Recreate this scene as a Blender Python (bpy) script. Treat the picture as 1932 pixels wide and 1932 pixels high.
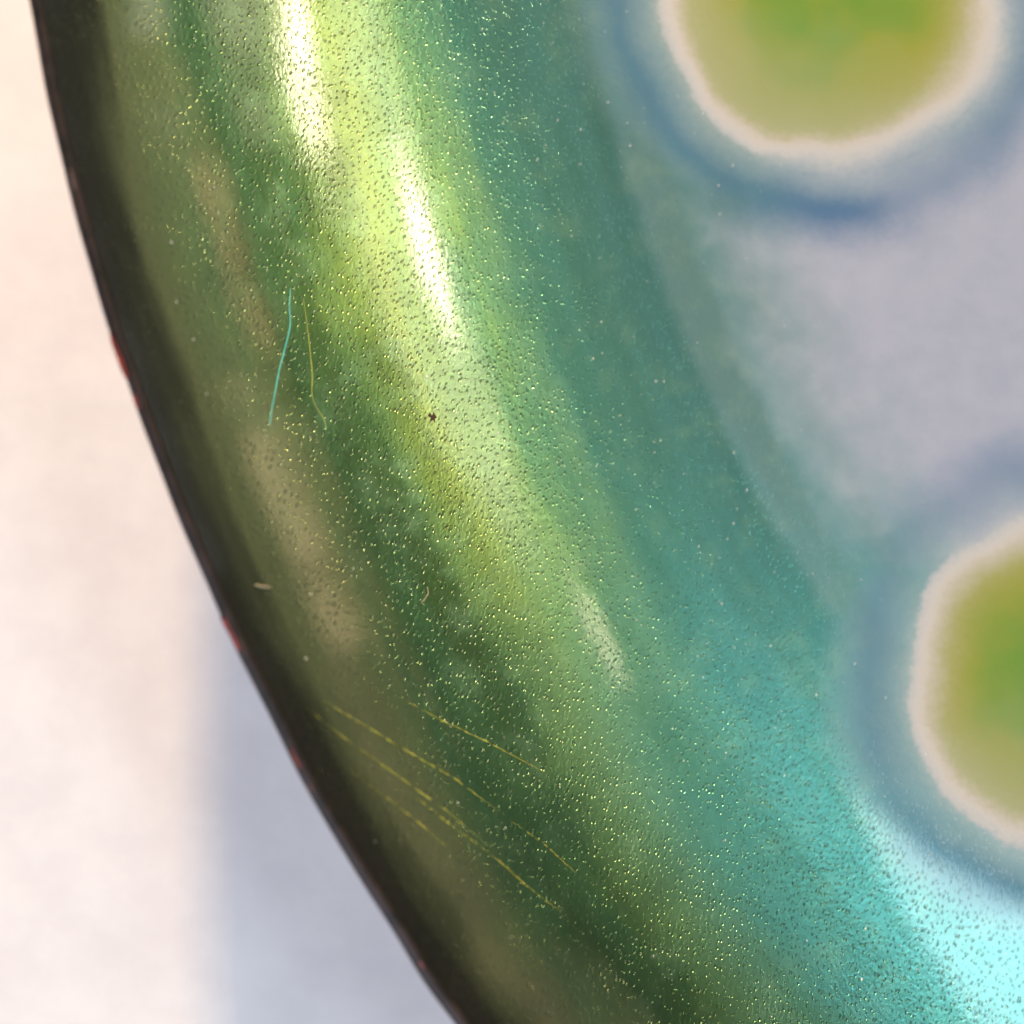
import bpy, bmesh, math, random
import numpy as np
from mathutils import Vector, noise

# ------------------------------------------------------------------ scene, camera, light
MM = 0.001
sc = bpy.context.scene
for o in list(bpy.data.objects):
    bpy.data.objects.remove(o)
ZC, ZF, WID = 66.0, 8.0, 44.0            # camera height, framing plane, framed width (mm)
cam_d = bpy.data.cameras.new('camera')
cam_d.sensor_width = 36.0
cam_d.lens = 36.0 * (ZC - ZF) / WID
cam_d.clip_start = 0.001
cam_d.clip_end = 20.0
cam_d.dof.use_dof = True
cam_d.dof.focus_distance = (ZC - 6.6) * MM
cam_d.dof.aperture_fstop = 22.0
cam = bpy.data.objects.new('camera', cam_d)
cam.location = (0, 0, ZC * MM)
sc.collection.objects.link(cam)
sc.camera = cam

world = bpy.data.worlds.new('World')
sc.world = world
world.use_nodes = True
bgn = world.node_tree.nodes['Background']
bgn.inputs[0].default_value = (0.93, 0.96, 1.0, 1)
bgn.inputs[1].default_value = 0.12

sc.view_settings.view_transform = 'Standard'
sc.view_settings.look = 'None'
sc.view_settings.gamma = 1.0
sc.view_settings.exposure = 0.0
sc.render.resolution_x = 1024
sc.render.resolution_y = 1024


def lamp(name, az, el, dist, size, size_y, colour, rad, roll=0.0, aim=(-1.0, 3.0, 6.0), shape='RECTANGLE'):
    """area lamp seen from the dish wall in direction az/el (degrees), dist in metres, rad = radiance"""
    d = Vector((math.cos(math.radians(el)) * math.cos(math.radians(az)),
                math.cos(math.radians(el)) * math.sin(math.radians(az)), math.sin(math.radians(el))))
    L = bpy.data.lights.new(name, 'AREA')
    L.shape = shape
    L.size, L.size_y = size, size_y
    area = size * size_y * (math.pi / 4 if shape in ('DISK', 'ELLIPSE') else 1)
    L.energy = rad * math.pi * area
    L.color = colour
    o = bpy.data.objects.new(name, L)
    o.location = Vector(aim) * MM + d * dist
    q = d.to_track_quat('Z', 'Y')
    from mathutils import Quaternion
    o.rotation_mode = 'QUATERNION'
    o.rotation_quaternion = q @ Quaternion((0, 0, 1), math.radians(roll))
    sc.collection.objects.link(o)
    return o


# two warm bulbs mirrored in the wall, a third small one, the pale window, and lights added for fill and reflections
lamp('warm_bulb', 37.4, 32.8, 0.60, 0.046, 0.011, (1.0, 0.90, 0.62), 75, shape='ELLIPSE')
lamp('warm_bulb', 33.4, 39.6, 0.60, 0.036, 0.013, (1.0, 0.90, 0.62), 75, shape='ELLIPSE')
lamp('glow_fill', 33.0, 38.0, 0.62, 0.15, 0.090, (1.0, 0.91, 0.68), 5.2, shape='ELLIPSE')  # added broad light that spreads the bulbs' glow along the wall
lamp('glow_fill', 39.0, 29.5, 0.62, 0.075, 0.050, (1.0, 0.88, 0.60), 4.2, shape='ELLIPSE')  # added light carrying the glow further towards the rim
lamp('small_bulb', 20.3, 40.4, 0.60, 0.014, 0.003, (1.0, 0.82, 0.52), 130, shape='ELLIPSE')
lamp('window', -12.0, 46.5, 0.80, 0.32, 0.18, (0.68, 0.88, 1.0), 9.0)
lamp('cool_fill', 235.0, 55.0, 0.60, 0.45, 0.45, (0.78, 0.82, 1.0), 4.5)  # added soft fill for table and floor, placed clear of the wall's reflections
lamp('reflection_fill', 26.8, 23.2, 0.60, 0.046, 0.026, (1.0, 0.68, 0.38), 5.0)  # added stand-in for something warm mirrored in the wall
lamp('reflection_fill', 32.6, 26.0, 0.60, 0.024, 0.010, (1.0, 0.52, 0.28), 7.0)  # added for the small orange reflection
lamp('reflection_fill', 39.0, 24.0, 0.60, 0.060, 0.018, (0.95, 1.0, 0.85), 3.0)  # added for a pale grey-green reflected strip
lamp('reflection_fill', 17.5, 21.5, 0.60, 0.130, 0.026, (1.0, 0.70, 0.40), 0.75)  # added for a dim brown reflection low on the wall
lamp('rim_fill', 38.0, 12.0, 0.60, 0.24, 0.08, (0.80, 0.86, 1.0), 0.75)  # added light that lifts the dark rim with a slate reflection
lamp('table_lamp', 96.8, 14.0, 0.26, 0.012, 0.012, (1.0, 0.66, 0.34), 2900, aim=(-10, -15, 0))
lamp('table_lamp', 78.0, 8.5, 0.30, 0.012, 0.012, (1.0, 0.70, 0.45), 620, aim=(-18, 0, 0))

# ------------------------------------------------------------------ helpers
rng = random.Random(5)
T_ = [0, 1, 4, 8, 10.5, 14, 18, 24, 30, 36, 200]
A_ = [46, 42, 37, 31.5, 28, 22, 15, 7, 2, 0, 0]
ts = np.linspace(0, 100, 4001)
slope = np.interp(ts, T_, A_)
kern = np.ones(161) / 161
slope = np.convolve(np.concatenate([np.full(80, slope[0]), slope, np.full(80, slope[-1])]), kern, 'valid')
tanv = np.tan(np.radians(slope))
drop = np.concatenate([[0], np.cumsum((tanv[1:] + tanv[:-1]) / 2 * np.diff(ts))])
DEPTH = float(drop[-1])
FLOOR = 1.6
RIMZ = FLOOR + DEPTH
kpx = WID / 1932 / (ZC - ZF)


def ray(px, py):
    return np.array([(px - 966) * kpx, -(py - 966) * kpx, -1.0])


RIM_PX = [(55, 0), (120, 370), (208, 640), (280, 860), (352, 1010), (410, 1150), (480, 1290),
          (560, 1445), (640, 1600), (745, 1770), (850, 1932)]
_P = np.array([ray(*p) * (ZC - RIMZ) for p in RIM_PX])[:, :2]
_c = np.linalg.lstsq(np.c_[2 * _P, np.ones(len(_P))], (_P ** 2).sum(1), rcond=None)[0]
CX, CY = float(_c[0]), float(_c[1])
R = math.sqrt(_c[2] + CX * CX + CY * CY) - 0.20       # enamel ends just inside the metal edge


def zs(r):
    return FLOOR + DEPTH - float(np.interp(R - r, ts, drop))


def hit(px, py):
    """point of the dish's inner surface behind a pixel (1932-pixel coordinates), in dish coordinates, mm"""
    d = ray(px, py)
    lo, hi = ZC - RIMZ - 1, ZC
    for _ in range(50):
        m = (lo + hi) / 2
        p = np.array([0, 0, ZC]) + d * m
        if p[2] > zs(math.hypot(p[0] - CX, p[1] - CY)):
            lo = m
        else:
            hi = m
    p = np.array([0, 0, ZC]) + d * lo
    return np.array([p[0] - CX, p[1] - CY, p[2]])


def normal_at(p):
    r = math.hypot(p[0], p[1])
    a = math.radians(float(np.interp(R - r, ts, slope)))
    return np.array([-p[0] / r * math.sin(a), -p[1] / r * math.sin(a), math.cos(a)])


def lin(r, g, b):
    f = lambda c: (c / 255 / 12.92 if c / 255 <= 0.04045 else ((c / 255 + 0.055) / 1.055) ** 2.4)
    return (f(r), f(g), f(b), 1.0)


def obj(name, verts, faces, mat, parent=None, smooth=True):
    me = bpy.data.meshes.new(name)
    me.from_pydata([tuple(v) for v in verts], [], faces)
    me.update()
    if smooth:
        me.polygons.foreach_set('use_smooth', [True] * len(me.polygons))
    me.materials.append(mat)
    o = bpy.data.objects.new(name, me)
    sc.collection.objects.link(o)
    if parent is not None:
        o.parent = parent
    return o


class NT:
    """small wrapper for building node trees"""
    def __init__(self, name):
        self.mat = bpy.data.materials.new(name)
        self.mat.use_nodes = True
        self.t = self.mat.node_tree
        self.t.nodes.clear()
        self.out = self.t.nodes.new('ShaderNodeOutputMaterial')

    def n(self, kind, **kw):
        nd = self.t.nodes.new('ShaderNode' + kind)
        for k, v in kw.items():
            setattr(nd, k, v)
        return nd

    def link(self, a, b):
        self.t.links.new(a, b)

    def put(self, sock, v):
        if hasattr(v, 'is_output') or isinstance(v, bpy.types.NodeSocket):
            self.link(v, sock)
        else:
            sock.default_value = v

    def m(self, op, a, b=0.0, c=0.0, clamp=False):
        nd = self.n('Math', operation=op, use_clamp=clamp)
        for i, v in enumerate((a, b, c)):
            self.put(nd.inputs[i], v)
        return nd.outputs[0]

    def ss(self, x, lo, hi, a=0.0, b=1.0):
        nd = self.n('MapRange', interpolation_type='SMOOTHSTEP')
        for i, v in enumerate((x, lo, hi, a, b)):
            self.put(nd.inputs[i], v)
        return nd.outputs[0]

    def mix(self, f, a, b, mode='MIX'):
        nd = self.n('Mix', data_type='RGBA', blend_type=mode)
        self.put(nd.inputs[0], f)
        self.put(nd.inputs[6], a)
        self.put(nd.inputs[7], b)
        return nd.outputs[2]

    def mixf(self, f, a, b):
        nd = self.n('Mix', data_type='FLOAT')
        self.put(nd.inputs[0], f)
        self.put(nd.inputs[2], a)
        self.put(nd.inputs[3], b)
        return nd.outputs[0]

    def ramp(self, x, stops, interp='LINEAR'):
        nd = self.n('ValToRGB')
        cr = nd.color_ramp
        cr.interpolation = interp
        while len(cr.elements) > 1:
            cr.elements.remove(cr.elements[-1])
        cr.elements[0].position, cr.elements[0].color = stops[0]
        for p, c in stops[1:]:
            e = cr.elements.new(p)
            e.color = c
        self.put(nd.inputs[0], x)
        return nd.outputs[0]

    def comb(self, x, y, z=0.0):
        nd = self.n('CombineXYZ')
        for i, v in enumerate((x, y, z)):
            self.put(nd.inputs[i], v)
        return nd.outputs[0]

    def noise(self, vec, scale, detail=2.0, rough=0.5, dist=0.0):
        nd = self.n('TexNoise')
        self.put(nd.inputs['Vector'], vec)
        nd.inputs['Scale'].default_value = scale
        nd.inputs['Detail'].default_value = detail
        nd.inputs['Roughness'].default_value = rough
        nd.inputs['Distortion'].default_value = dist
        return nd.outputs[0]

    def vor(self, vec, scale, rand=1.0):
        nd = self.n('TexVoronoi', voronoi_dimensions='2D')
        self.put(nd.inputs['Vector'], vec)
        nd.inputs['Scale'].default_value = scale
        nd.inputs['Randomness'].default_value = rand
        return nd


# ------------------------------------------------------------------ materials
STEP = math.radians(30.2)
_s1, _s2 = hit(1565, -8), hit(2030, 1285)
PH1, PH2 = math.atan2(_s1[1], _s1[0]), math.atan2(_s2[1], _s2[0])
RS1, RS2 = math.hypot(_s1[0], _s1[1]), math.hypot(_s2[0], _s2[1])
STEP = 2 * math.pi / 12
PH0 = (PH1 % (2 * math.pi) + (PH2 % (2 * math.pi) - STEP)) / 2


def enamel_material():
    w = NT('enamel')
    tc = w.n('TexCoord')
    mp = w.n('VectorMath', operation='SCALE')
    w.link(tc.outputs['Object'], mp.inputs[0])
    mp.inputs['Scale'].default_value = 1000.0           # millimetres, dish centre at the origin
    P = mp.outputs[0]
    sx = w.n('SeparateXYZ')
    w.link(P, sx.inputs[0])
    x, y, z = sx.outputs
    r = w.m('SQRT', w.m('ADD', w.m('MULTIPLY', x, x), w.m('MULTIPLY', y, y)))
    t = w.m('SUBTRACT', R, r)                           # distance from the rim
    phi = w.m('ARCTAN2', y, x)
    # streaky reflections round the wall, painted into the colour as bands
    arc = w.m('MULTIPLY', phi, 90.0)
    reflbandv = w.comb(w.m('MULTIPLY', t, 1.0), w.m('MULTIPLY', arc, 0.10), 3.0)
    band = w.noise(reflbandv, 0.55, 3.0, 0.55)
    cloud = w.noise(P, 0.16, 3.0, 0.55)
    cloud2 = w.noise(P, 0.55, 4.0, 0.6)
    tw = w.m('ADD', t, w.m('MULTIPLY', w.m('MULTIPLY', w.m('SUBTRACT', cloud, 0.5), 4.0), w.ss(t, 0.0, 6.0)))
    tw = w.m('ADD', tw, w.m('MULTIPLY', w.m('MULTIPLY', w.m('SUBTRACT', band, 0.5), 4.0), w.ss(t, 0.2, 2.5, 0.3, 1.0)))
    wall = w.ramp(w.m('DIVIDE', tw, 30.0, clamp=True), [
        (0.00, lin(40, 36, 30)), (0.03, lin(48, 50, 38)), (0.065, lin(104, 114, 80)), (0.13, lin(100, 116, 80)), (0.185, lin(58, 84, 50)), (0.25, lin(70, 96, 52)),  # dark green stops paint in the dark surroundings mirrored by the wall
        (0.33, lin(132, 156, 80)), (0.45, lin(130, 166, 104)), (0.56, lin(92, 154, 136)), (0.72, lin(92, 150, 144)),
        (1.0, lin(104, 156, 150))])
    lower = w.ss(w.m('COSINE', w.m('SUBTRACT', phi, math.radians(235))), 0.85, 0.97)
    lower = w.m('MULTIPLY', lower, w.ss(t, 6.5, 12.5))
    wall = w.mix(w.m('MULTIPLY', lower, 0.85), wall, lin(84, 160, 152))
    wall = w.mix(w.m('MULTIPLY', w.ss(band, 0.35, 0.7, 0.0, 0.35), w.ss(t, 1.5, 5.0)), wall, lin(70, 120, 90))
    wall = w.mix(w.m('MULTIPLY', w.ss(cloud2, 0.45, 0.8, 0.0, 0.28), w.ss(t, 3.0, 8.0)), wall, lin(150, 190, 150))
    # bubbles and pits in the glass
    rot = w.n('VectorRotate', rotation_type='Z_AXIS')
    w.link(P, rot.inputs['Vector'])
    rot.inputs['Angle'].default_value = math.radians(-68)
    st = w.n('VectorMath', operation='MULTIPLY')
    w.link(rot.outputs[0], st.inputs[0])
    st.inputs[1].default_value = (0.62, 1.12, 1.0)
    v1 = w.vor(st.outputs[0], 4.6)
    sep = w.n('SeparateColor')
    w.link(v1.outputs['Color'], sep.inputs[0])
    size = w.m('ADD', 0.13, w.m('MULTIPLY', sep.outputs[0], 0.20))
    pit = w.ss(w.m('DIVIDE', v1.outputs['Distance'], size), 0.35, 1.0, 1.0, 0.0)
    pitmask = w.m('MULTIPLY', w.m('MULTIPLY', w.ss(t, 1.0, 7.5, 0.35, 1.0), w.ss(t, 14.0, 24.0, 1.0, 0.14)), w.ss(w.noise(P, 0.4, 3.0, 0.6), 0.3, 0.62, 0.55, 1.1))
    keep = w.ss(sep.outputs[1], 0.0, 0.25)
    pit = w.m('MULTIPLY', w.m('MULTIPLY', pit, keep), pitmask)
    grain = w.noise(st.outputs[0], 6.6, 2.0, 0.65)
    wall = w.mix(w.m('MULTIPLY', pit, 0.42), wall, lin(40, 60, 36))
    # milky opaque floor
    edge_t = w.m('ADD', t, w.m('MULTIPLY', w.m('SUBTRACT', cloud2, 0.5), 1.6))
    haze = w.ss(w.m('ADD', t, w.m('MULTIPLY', w.m('SUBTRACT', cloud2, 0.5), 0.5)), 21.9, 23.0)
    milky = w.ss(w.m('ADD', edge_t, w.m('MULTIPLY', w.m('SUBTRACT', cloud, 0.5), 6.0)), 22.0, 31.0)
    floorc = w.mix(cloud2, lin(144, 154, 172), lin(168, 172, 186))
    # spots
    rel = w.m('DIVIDE', w.m('SUBTRACT', phi, PH0), STEP)
    idx = w.m('ROUND', rel)
    dph = w.m('MULTIPLY', w.m('SUBTRACT', rel, idx), STEP)
    par = w.m('MODULO', w.m('ADD', idx, 24.0), 2.0)
    rs = w.mixf(par, RS1, RS2)
    lx = w.m('SUBTRACT', w.m('MULTIPLY', r, w.m('COSINE', dph)), rs)
    ly = w.m('MULTIPLY', r, w.m('SINE', dph))
    d = w.m('SQRT', w.m('ADD', w.m('MULTIPLY', lx, lx), w.m('MULTIPLY', ly, ly)))
    wob = w.noise(P, 0.22, 2.0, 0.5)
    fine = w.noise(P, 3.0, 3.0, 0.7)
    d = w.m('ADD', d, w.m('ADD', w.m('MULTIPLY', w.m('SUBTRACT', wob, 0.5), 1.6), w.m('MULTIPLY', w.m('SUBTRACT', fine, 0.5), 0.7)))
    greens = w.mix(w.ss(w.noise(P, 0.20, 2.0, 0.5), 0.42, 0.62), lin(134, 142, 30), lin(80, 134, 34))
    D = lambda v: v / 14.0
    spot = w.ramp(w.m('DIVIDE', d, 14.0, clamp=True), [
        (0.0, lin(84, 134, 30)), (D(2.2), lin(112, 142, 32)), (D(4.6), lin(138, 144, 36)), (D(6.2), lin(146, 148, 70)),
        (D(7.15), lin(180, 176, 162)), (D(7.75), lin(194, 192, 188)), (D(8.6), lin(132, 154, 164)), (D(9.4), lin(112, 136, 154)),
        (D(10.7), lin(70, 108, 142)), (1.0, lin(84, 120, 150))], 'B_SPLINE')
    spot = w.mix(w.ss(d, 3.5, 6.5, 0.55, 0.0), spot, greens)
    down = w.m('ADD', w.m('MULTIPLY', w.m('ADD', lx, ly), 0.707), w.m('MULTIPLY', w.m('SUBTRACT', cloud, 0.5), 6.0))
    sage = w.m('MULTIPLY', w.ss(down, -0.5, 6.5, 0.0, 0.75), w.ss(d, 6.4, 7.4, 1.0, 0.0))
    spot = w.mix(sage, spot, lin(150, 158, 112))
    deep = w.m('MULTIPLY', w.ss(d, 9.2, 10.6), w.ss(down, 1.0, 9.0, 0.0, 0.85))
    spot = w.mix(deep, spot, lin(34, 92, 134))
    ringin = w.ss(d, 8.0, 8.7, 1.0, 0.0)                # opaque core
    ring = w.ss(d, 9.8, 13.0, 1.0, 0.0)                # soft blue ring
    opaque = w.m('MAXIMUM', w.m('MAXIMUM', w.m('MULTIPLY', haze, 0.22), milky), ringin)
    ringn = w.m('MAXIMUM', w.ss(w.noise(P, 0.13, 2.0, 0.5), 0.32, 0.62, 0.55, 1.0), w.ss(down, 2.0, 8.0))
    ring = w.m('MULTIPLY', ring, w.m('MAXIMUM', ringin, ringn))
    opaque = w.m('MAXIMUM', opaque, w.m('MULTIPLY', ring, 0.72))
    dif = w.mix(ring, floorc, spot)
    base = w.mix(opaque, wall, dif)
    # relief
    hgt = w.m('ADD', w.m('MULTIPLY', pit, -1.0), w.m('MULTIPLY', w.m('MULTIPLY', grain, pitmask), 0.55))
    b1 = w.n('Bump')
    b1.inputs['Strength'].default_value = 1.0
    b1.inputs['Distance'].default_value = 0.000030
    w.link(hgt, b1.inputs['Height'])
    b2 = w.n('Bump')
    b2.inputs['Strength'].default_value = 1.0
    b2.inputs['Distance'].default_value = 0.0000045
    w.link(hgt, b2.inputs['Height'])
    pb = w.n('BsdfPrincipled')
    w.link(base, pb.inputs['Base Color'])
    metal = w.m('MULTIPLY', w.ss(t, 13.0, 20.0, 0.97, 0.66), w.ss(t, 0.0, 2.6, 0.82, 1.0))
    w.link(w.m('MULTIPLY', metal, w.m('SUBTRACT', 1.0, opaque)), pb.inputs['Metallic'])
    w.link(w.mixf(opaque, 0.29, 0.55), pb.inputs['Roughness'])
    w.link(b1.outputs[0], pb.inputs['Normal'])
    pb.inputs['Coat Weight'].default_value = 1.0
    pb.inputs['Coat Roughness'].default_value = 0.02
    pb.inputs['Coat IOR'].default_value = 1.5
    w.link(b2.outputs[0], pb.inputs['Coat Normal'])
    w.link(pb.outputs[0], w.out.inputs[0])
    return w.mat


def simple_material(name, c0, c1, scale, rough=0.5, metal=0.0, bump=0.0, coat=0.0):
    w = NT(name)
    tc = w.n('TexCoord')
    f = w.noise(tc.outputs['Object'], scale, 4.0, 0.6)
    col = w.mix(w.ss(f, 0.3, 0.7), c0, c1)
    pb = w.n('BsdfPrincipled')
    w.link(col, pb.inputs['Base Color'])
    pb.inputs['Roughness'].default_value = rough
    pb.inputs['Metallic'].default_value = metal
    pb.inputs['Coat Weight'].default_value = coat
    if bump:
        b = w.n('Bump')
        b.inputs['Distance'].default_value = bump
        w.link(f, b.inputs['Height'])
        w.link(b.outputs[0], pb.inputs['Normal'])
    w.link(pb.outputs[0], w.out.inputs[0])
    return w.mat


M_ENAMEL = enamel_material()
M_RIM = simple_material('fired_copper_edge', lin(22, 19, 17), lin(52, 40, 38), 900, 0.42, 0.3, 0.00002)
M_UNDER = simple_material('counter_enamel', lin(40, 52, 44), lin(56, 70, 58), 300, 0.25)
M_COPPER = simple_material('bare_copper', lin(150, 58, 42), lin(90, 44, 38), 2500, 0.4, 0.2)
M_SCRATCH = simple_material('scratch_glint', lin(206, 196, 60), lin(70, 84, 40), 2600, 0.4, 0.35)  # yellow paints the glint of the bulbs on the scratches
M_TURQ = simple_material('turquoise_fibre', lin(70, 190, 186), lin(130, 225, 215), 3000, 0.5)
M_STRAW = simple_material('straw_fibre', lin(170, 180, 80), lin(140, 150, 70), 3000, 0.5)
M_LINT = simple_material('grey_lint', lin(150, 146, 122), lin(120, 122, 100), 3000, 0.8)
M_DUST = simple_material('pale_dust', lin(205, 215, 205), lin(230, 228, 215), 3000, 0.7)
M_RUST = simple_material('oxidised_copper', lin(70, 52, 46), lin(104, 80, 72), 2500, 0.6)
M_PIT = simple_material('burnt_glaze', lin(52, 26, 14), lin(70, 36, 22), 5000, 0.6)
M_TABLE = simple_material('white_paper', lin(232, 228, 226), lin(240, 237, 234), 260, 0.75, 0.0, 0.00003)

# ------------------------------------------------------------------ the table
tb = bmesh.new()
bmesh.ops.create_cube(tb, size=1.0)
bmesh.ops.scale(tb, vec=(0.9, 0.9, 0.02), verts=tb.verts)
bmesh.ops.translate(tb, vec=(0.05, 0.03, -0.01), verts=tb.verts)
bmesh.ops.bevel(tb, geom=tb.edges[:], offset=0.003, segments=2, affect='EDGES')
me = bpy.data.meshes.new('table_top')
tb.to_mesh(me)
tb.free()
me.materials.append(M_TABLE)
table = bpy.data.objects.new('table_top', me)
sc.collection.objects.link(table)
table['kind'] = 'structure'
table['label'] = 'plain warm white table top under the enamelled dish'

# ------------------------------------------------------------------ the dish
dish = bpy.data.objects.new('enamel_dish', None)
dish.empty_display_size = 0.02
dish.location = (CX * MM, CY * MM, 0)
sc.collection.objects.link(dish)
dish['label'] = 'round green and teal enamelled metal dish with soft white and lime spots'
dish['category'] = 'dish'

NS = 900


def wavy(a):
    """small unevenness of the hand-made outline, mm"""
    return 0.10 * noise.noise(Vector((math.cos(a) * 4, math.sin(a) * 4, 0))) + \
        0.10 * noise.noise(Vector((math.cos(a) * 34, math.sin(a) * 26, 5)))


def revolve(profile, wob=1.0, closed=False, fine=0.0):
    vs, fs = [], []
    m = len(profile)
    for i in range(NS):
        a = 2 * math.pi * i / NS
        ca, sa = math.cos(a), math.sin(a)
        wv = wavy(a) * wob
        for r, z in profile:
            k = max(0.0, min(1.0, (r - R + 12) / 12))
            rr = r + wv * k
            vs.append((rr * ca * MM, rr * sa * MM, z * MM))
    for i in range(NS):
        j = (i + 1) % NS
        for q in range(m if closed else m - 1):
            q2 = (q + 1) % m
            fs.append((i * m + q, i * m + q2, j * m + q2, j * m + q))
    return vs, fs


prof = []
r_ = R
tt = 0.0
while tt < 40:
    prof.append((R - tt, zs(R - tt)))
    tt += 0.25 if tt < 4 else 0.5
while R - tt > 2:
    prof.append((R - tt, FLOOR))
    tt += 4.0
prof.append((0.02, FLOOR))
prof = prof[::-1]
vs, fs = revolve(prof)
bowl = obj('bowl', vs, fs, M_ENAMEL, dish)
bowl['label'] = 'glossy translucent green to teal wall and milky floor of the dish'

# underside: parallel to the inner surface, standing on a flat foot
und = [(0.02, 0.35)] + [(R - q, max(0.0 if q < 33 else 0.35, zs(R - q) - 1.55)) for q in (40, 36, 34, 32, 28, 24, 20, 16, 12, 8, 5, 3, 1.5, 0.6, 0.0)]
und = [(r, z) for r, z in und]
vs, fs = revolve(und)
obj('underside', vs, [f[::-1] for f in fs], M_UNDER, dish)

# metal edge: a rounded bead closing the gap between enamel and underside
edge = []
for k in range(9):
    a = math.radians(120 - k * 30)
    edge.append((R - 0.10 + 0.34 * math.cos(a), RIMZ - 0.42 + 0.50 * math.sin(a)))
vs, fs = revolve(edge + [(R - 0.25, RIMZ - 1.3)], closed=True)
obj('rim', vs, [f[::-1] for f in fs], M_RIM, dish)['label'] = 'dark fired copper edge of the dish'

# soft round spots, each a slightly raised pool of glaze on the floor
for i in range(12):
    pa = PH0 + i * STEP
    rs = RS2 if i % 2 else RS1
    c = (rs * math.cos(pa), rs * math.sin(pa))
    vs, fs = [], []
    rings, seg, rad = 14, 72, 8.6
    for q in range(rings + 1):
        rho = rad * q / rings
        lift = 0.10 * (1 - (q / rings) ** 2) ** 1.5 + 0.003
        for s in range(seg if q else 1):
            a = 2 * math.pi * s / seg
            px, py = c[0] + rho * math.cos(a), c[1] + rho * math.sin(a)
            vs.append((px * MM, py * MM, (zs(math.hypot(px, py)) + lift) * MM))
    for s in range(seg):
        fs.append((0, 1 + s, 1 + (s + 1) % seg))
        for q in range(1, rings):
            a0, b0 = 1 + (q - 1) * seg, 1 + q * seg
            fs.append((a0 + s, b0 + s, b0 + (s + 1) % seg, a0 + (s + 1) % seg))
    obj('spot', vs, fs, M_ENAMEL, dish)

# ------------------------------------------------------------------ marks of wear on the dish
def ribbon(name, pts, width, lift, mat, parent, gap=0.0, label=None):
    """thin raised strip following pixels on the dish wall; gap = share of the strip that is worn away"""
    P = []
    n_seg = 46
    q = np.linspace(0, len(pts) - 1, n_seg + 1)
    xs = np.interp(q, range(len(pts)), [p[0] for p in pts])
    ys = np.interp(q, range(len(pts)), [p[1] for p in pts])
    P = [hit(x + rng.uniform(-0.7, 0.7), y + rng.uniform(-0.7, 0.7)) for x, y in zip(xs, ys)]
    vs, fs = [], []
    for i in range(n_seg):
        if rng.random() < gap:
            continue
        a, b = P[i], P[i + 1]
        n = normal_at(a)
        d = b - a
        d /= np.linalg.norm(d)
        s = np.cross(n, d)
        f = math.sin(math.pi * (i + 0.5) / n_seg) ** 0.6
        wd = width * f * rng.uniform(0.5, 1.1) / 2
        k = len(vs)
        for p in (a, b):
            for off, h in ((-wd, 0.0), (0, lift), (wd, 0.0)):
                vs.append(tuple((p + s * off + n * (h + 0.004)) * MM))
        fs += [(k, k + 3, k + 4, k + 1), (k + 1, k + 4, k + 5, k + 2)]
    o = obj(name, vs, fs, mat, parent, smooth=False)
    if label:
        o['label'] = label
    return o


SCR = [[(745, 1312), (830, 1357), (930, 1405), (1030, 1458)],
       [(520, 1262), (640, 1340), (760, 1412), (860, 1470), (960, 1545)],
       [(960, 1545), (1030, 1595), (1090, 1650)],
       [(560, 1322), (660, 1400), (760, 1470), (850, 1535), (925, 1600)],
       [(770, 1492), (840, 1548), (900, 1592), (975, 1650)],
       [(655, 1450), (730, 1505), (800, 1560), (850, 1605)],
       [(925, 1610), (990, 1668), (1060, 1722)]]
for k, pts in enumerate(SCR):
    ribbon('scratch', pts, 0.055, 0.010, M_SCRATCH, dish, gap=0.10)
for pts in ([(310, 742), (360, 755), (430, 775)], [(385, 830), (415, 850), (440, 866)]):
    ribbon('scratch', pts, 0.06, 0.006, M_UNDER, dish, gap=0.1)


def flake(name, pts, z0, z1, mat, parent, surf=False):
    """little irregular plate whose outline is given in pixels"""
    if surf:
        base = [hit(*p) for p in pts]
        lo = [p + normal_at(p) * z0 for p in base]
        hi = [p + normal_at(p) * z1 for p in base]
    else:
        f = lambda p, z: (lambda d: np.array([d[0] * (ZC - z) - CX, d[1] * (ZC - z) - CY, z]))(ray(*p))
        lo = [f(p, z0) for p in pts]
        hi = [f(p, z1) for p in pts]
    n = len(pts)
    vs = [tuple(p * MM) for p in lo + hi]
    fs = [tuple(range(n, 2 * n))[::-1], tuple(range(n))] + [(i, (i + 1) % n, n + (i + 1) % n, n + i) for i in range(n)]
    return obj(name, vs, fs, mat, parent, smooth=False)


flake('chip', [(206, 624), (214, 640), (224, 660), (236, 690), (243, 712), (238, 716), (229, 700), (219, 672), (209, 644)],
      RIMZ - 0.35, RIMZ + 0.12, M_COPPER, dish)['label'] = 'red bare copper where the edge enamel is chipped'
flake('chip', [(414, 1163), (424, 1168), (436, 1186), (445, 1205), (455, 1226), (449, 1228), (437, 1206), (424, 1184)],
      RIMZ - 0.35, RIMZ + 0.12, M_COPPER, dish)['label'] = 'red bare copper where the edge enamel is chipped'
for k in range(46):
    # little nicks scattered round the whole edge
    a = math.radians(rng.uniform(0, 360))
    wv = wavy(a)
    ln, wd = rng.uniform(0.12, 0.7), rng.uniform(0.03, 0.09)
    rc = R + wv + rng.uniform(-0.16, 0.10)
    vs = []
    for z in (RIMZ - 0.25, RIMZ + 0.10 + rng.uniform(-0.03, 0.02)):
        for j in range(7):
            q = 2 * math.pi * j / 7
            rr, aa = rc + wd * math.cos(q) * rng.uniform(0.6, 1.1), a + ln / R * math.sin(q) * rng.uniform(0.6, 1.1)
            vs.append((rr * math.cos(aa) * MM, rr * math.sin(aa) * MM, z * MM))
    obj('nick', vs, [tuple(range(7, 14))] + [(j, (j + 1) % 7, 7 + (j + 1) % 7, 7 + j) for j in range(7)],
        M_COPPER if k % 3 else M_RUST, dish, smooth=False)
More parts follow.
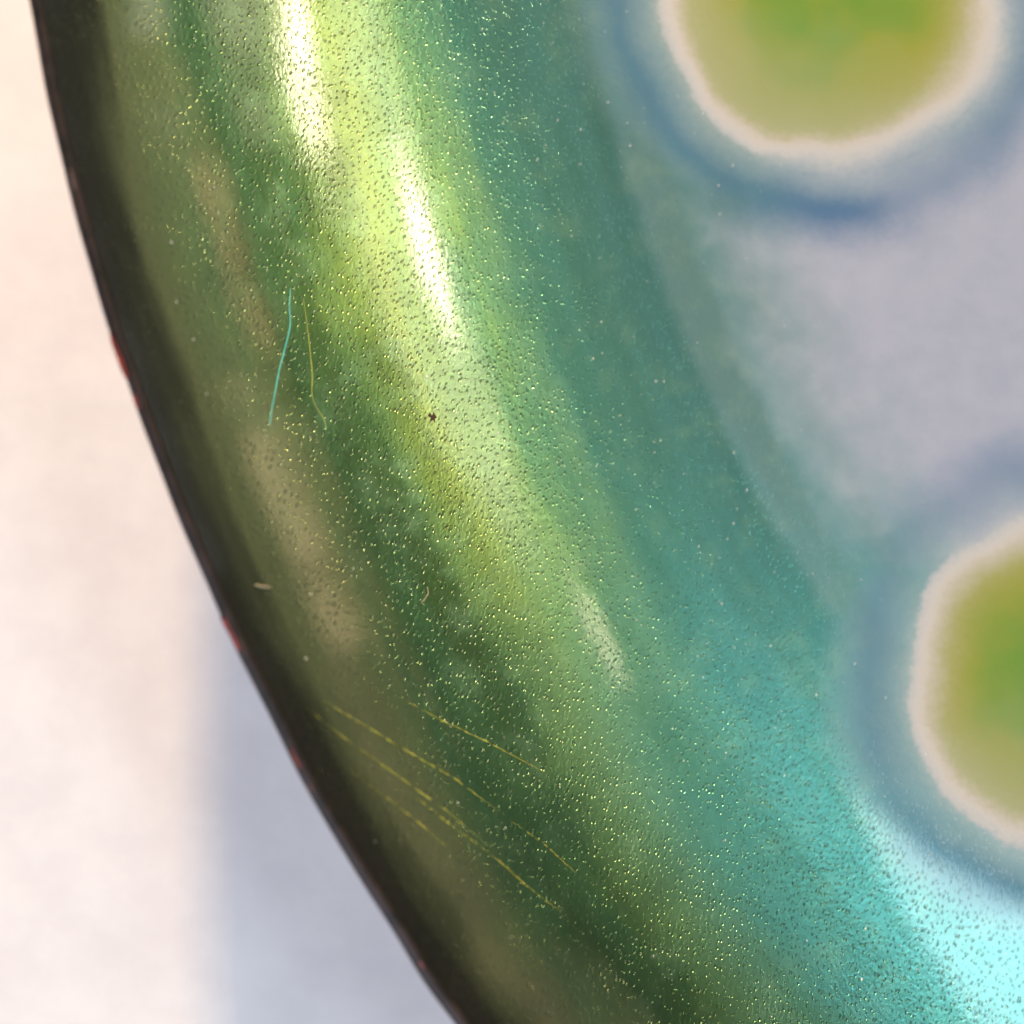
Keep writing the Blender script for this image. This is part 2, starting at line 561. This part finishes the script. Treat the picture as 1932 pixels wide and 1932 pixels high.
flake('pit', [(811, 778), (815, 784), (818, 777), (821, 783), (825, 788), (820, 790), (821, 798), (817, 792), (810, 797), (813, 788), (807, 785)],
      0.002, 0.014, M_PIT, dish, surf=True)['label'] = 'small dark brown burnt pit in the bright glaze'


def fibre(name, pts, rad, mat, label, cat, group=None):
    """hair-thin tube lying on the dish wall along the given pixels"""
    n_seg = 40
    q = np.linspace(0, len(pts) - 1, n_seg + 1)
    xs = np.interp(q, range(len(pts)), [p[0] for p in pts])
    ys = np.interp(q, range(len(pts)), [p[1] for p in pts])
    for _ in range(4):
        xs[1:-1] = (xs[:-2] + xs[1:-1] + xs[2:]) / 3
        ys[1:-1] = (ys[:-2] + ys[1:-1] + ys[2:]) / 3
    P = [hit(x, y) for x, y in zip(xs, ys)]
    base = P[n_seg // 2]
    vs, fs = [], []
    for i, p in enumerate(P):
        n = normal_at(p)
        d = P[min(i + 1, n_seg)] - P[max(i - 1, 0)]
        d /= np.linalg.norm(d)
        s = np.cross(n, d)
        rr = rad * (0.35 + 0.65 * math.sin(math.pi * min(1, max(0.02, i / n_seg))) ** 0.4) * rng.uniform(0.85, 1.15)
        for j in range(6):
            a = math.pi * 2 * j / 6
            vs.append(tuple((p - base + n * (rr * 0.9) + (s * math.cos(a) + n * math.sin(a)) * rr) * MM))
    for i in range(n_seg):
        for j in range(6):
            fs.append((i * 6 + j, i * 6 + (j + 1) % 6, (i + 1) * 6 + (j + 1) % 6, (i + 1) * 6 + j))
    o = obj(name, vs, fs, mat)
    o.location = ((base[0] + CX) * MM, (base[1] + CY) * MM, base[2] * MM)
    o['label'], o['category'] = label, cat
    if group:
        o['group'] = group
    return o


fibre('textile_fibre', [(548, 545), (545, 580), (549, 612), (538, 655), (526, 700), (518, 745), (511, 780), (509, 803)], 0.024, M_TURQ,
      'bright turquoise fibre lying straight on the green wall of the dish', 'fibre')
fibre('hair', [(572, 562), (579, 610), (584, 655), (590, 712), (587, 742), (595, 768), (610, 788), (616, 806)], 0.022, M_STRAW,
      'thin bent straw coloured hair beside the turquoise fibre', 'hair')
fibre('lint', [(480, 1104), (494, 1108), (512, 1109)], 0.055, M_LINT,
      'short thick grey lint stub near the dark edge of the dish', 'lint')
fibre('lint', [(806, 1108), (808, 1120), (800, 1132), (794, 1138)], 0.028, M_LINT,
      'tiny curled pale lint on the dark green wall of the dish', 'lint')

# dust: uncountable pale grains scattered over the glaze
vs, fs = [], []
for k in range(1500):
    ph = rng.uniform(math.radians(155), math.radians(250))
    t = rng.uniform(0.6, 30) if rng.random() < 0.45 else rng.gauss(17, 4)
    if t < 0.5:
        continue
    r = R - t
    p = np.array([r * math.cos(ph), r * math.sin(ph), zs(r)])
    n = normal_at(p)
    u = np.cross(n, (0.36, 0.93, 0.0))
    u /= np.linalg.norm(u)
    v = np.cross(n, u)
    sz = 0.014 + 0.020 * rng.random() ** 2.5
    if rng.random() < 0.03:
        sz *= 1.8
    el = rng.uniform(1.0, 2.4)
    k0 = len(vs)
    for q in (u * sz, v * sz * el, -u * sz, -v * sz * el, n * sz * 1.0):
        vs.append(tuple((p + q + n * 0.004) * MM))
    fs += [(k0, k0 + 1, k0 + 4), (k0 + 1, k0 + 2, k0 + 4), (k0 + 2, k0 + 3, k0 + 4), (k0 + 3, k0, k0 + 4)]
dust = obj('dust', vs, fs, M_DUST)
dust.location = (CX * MM, CY * MM, 0)
dust['kind'] = 'stuff'
dust['label'] = 'fine pale dust grains scattered over the glossy wall of the dish'
dust['category'] = 'dust'
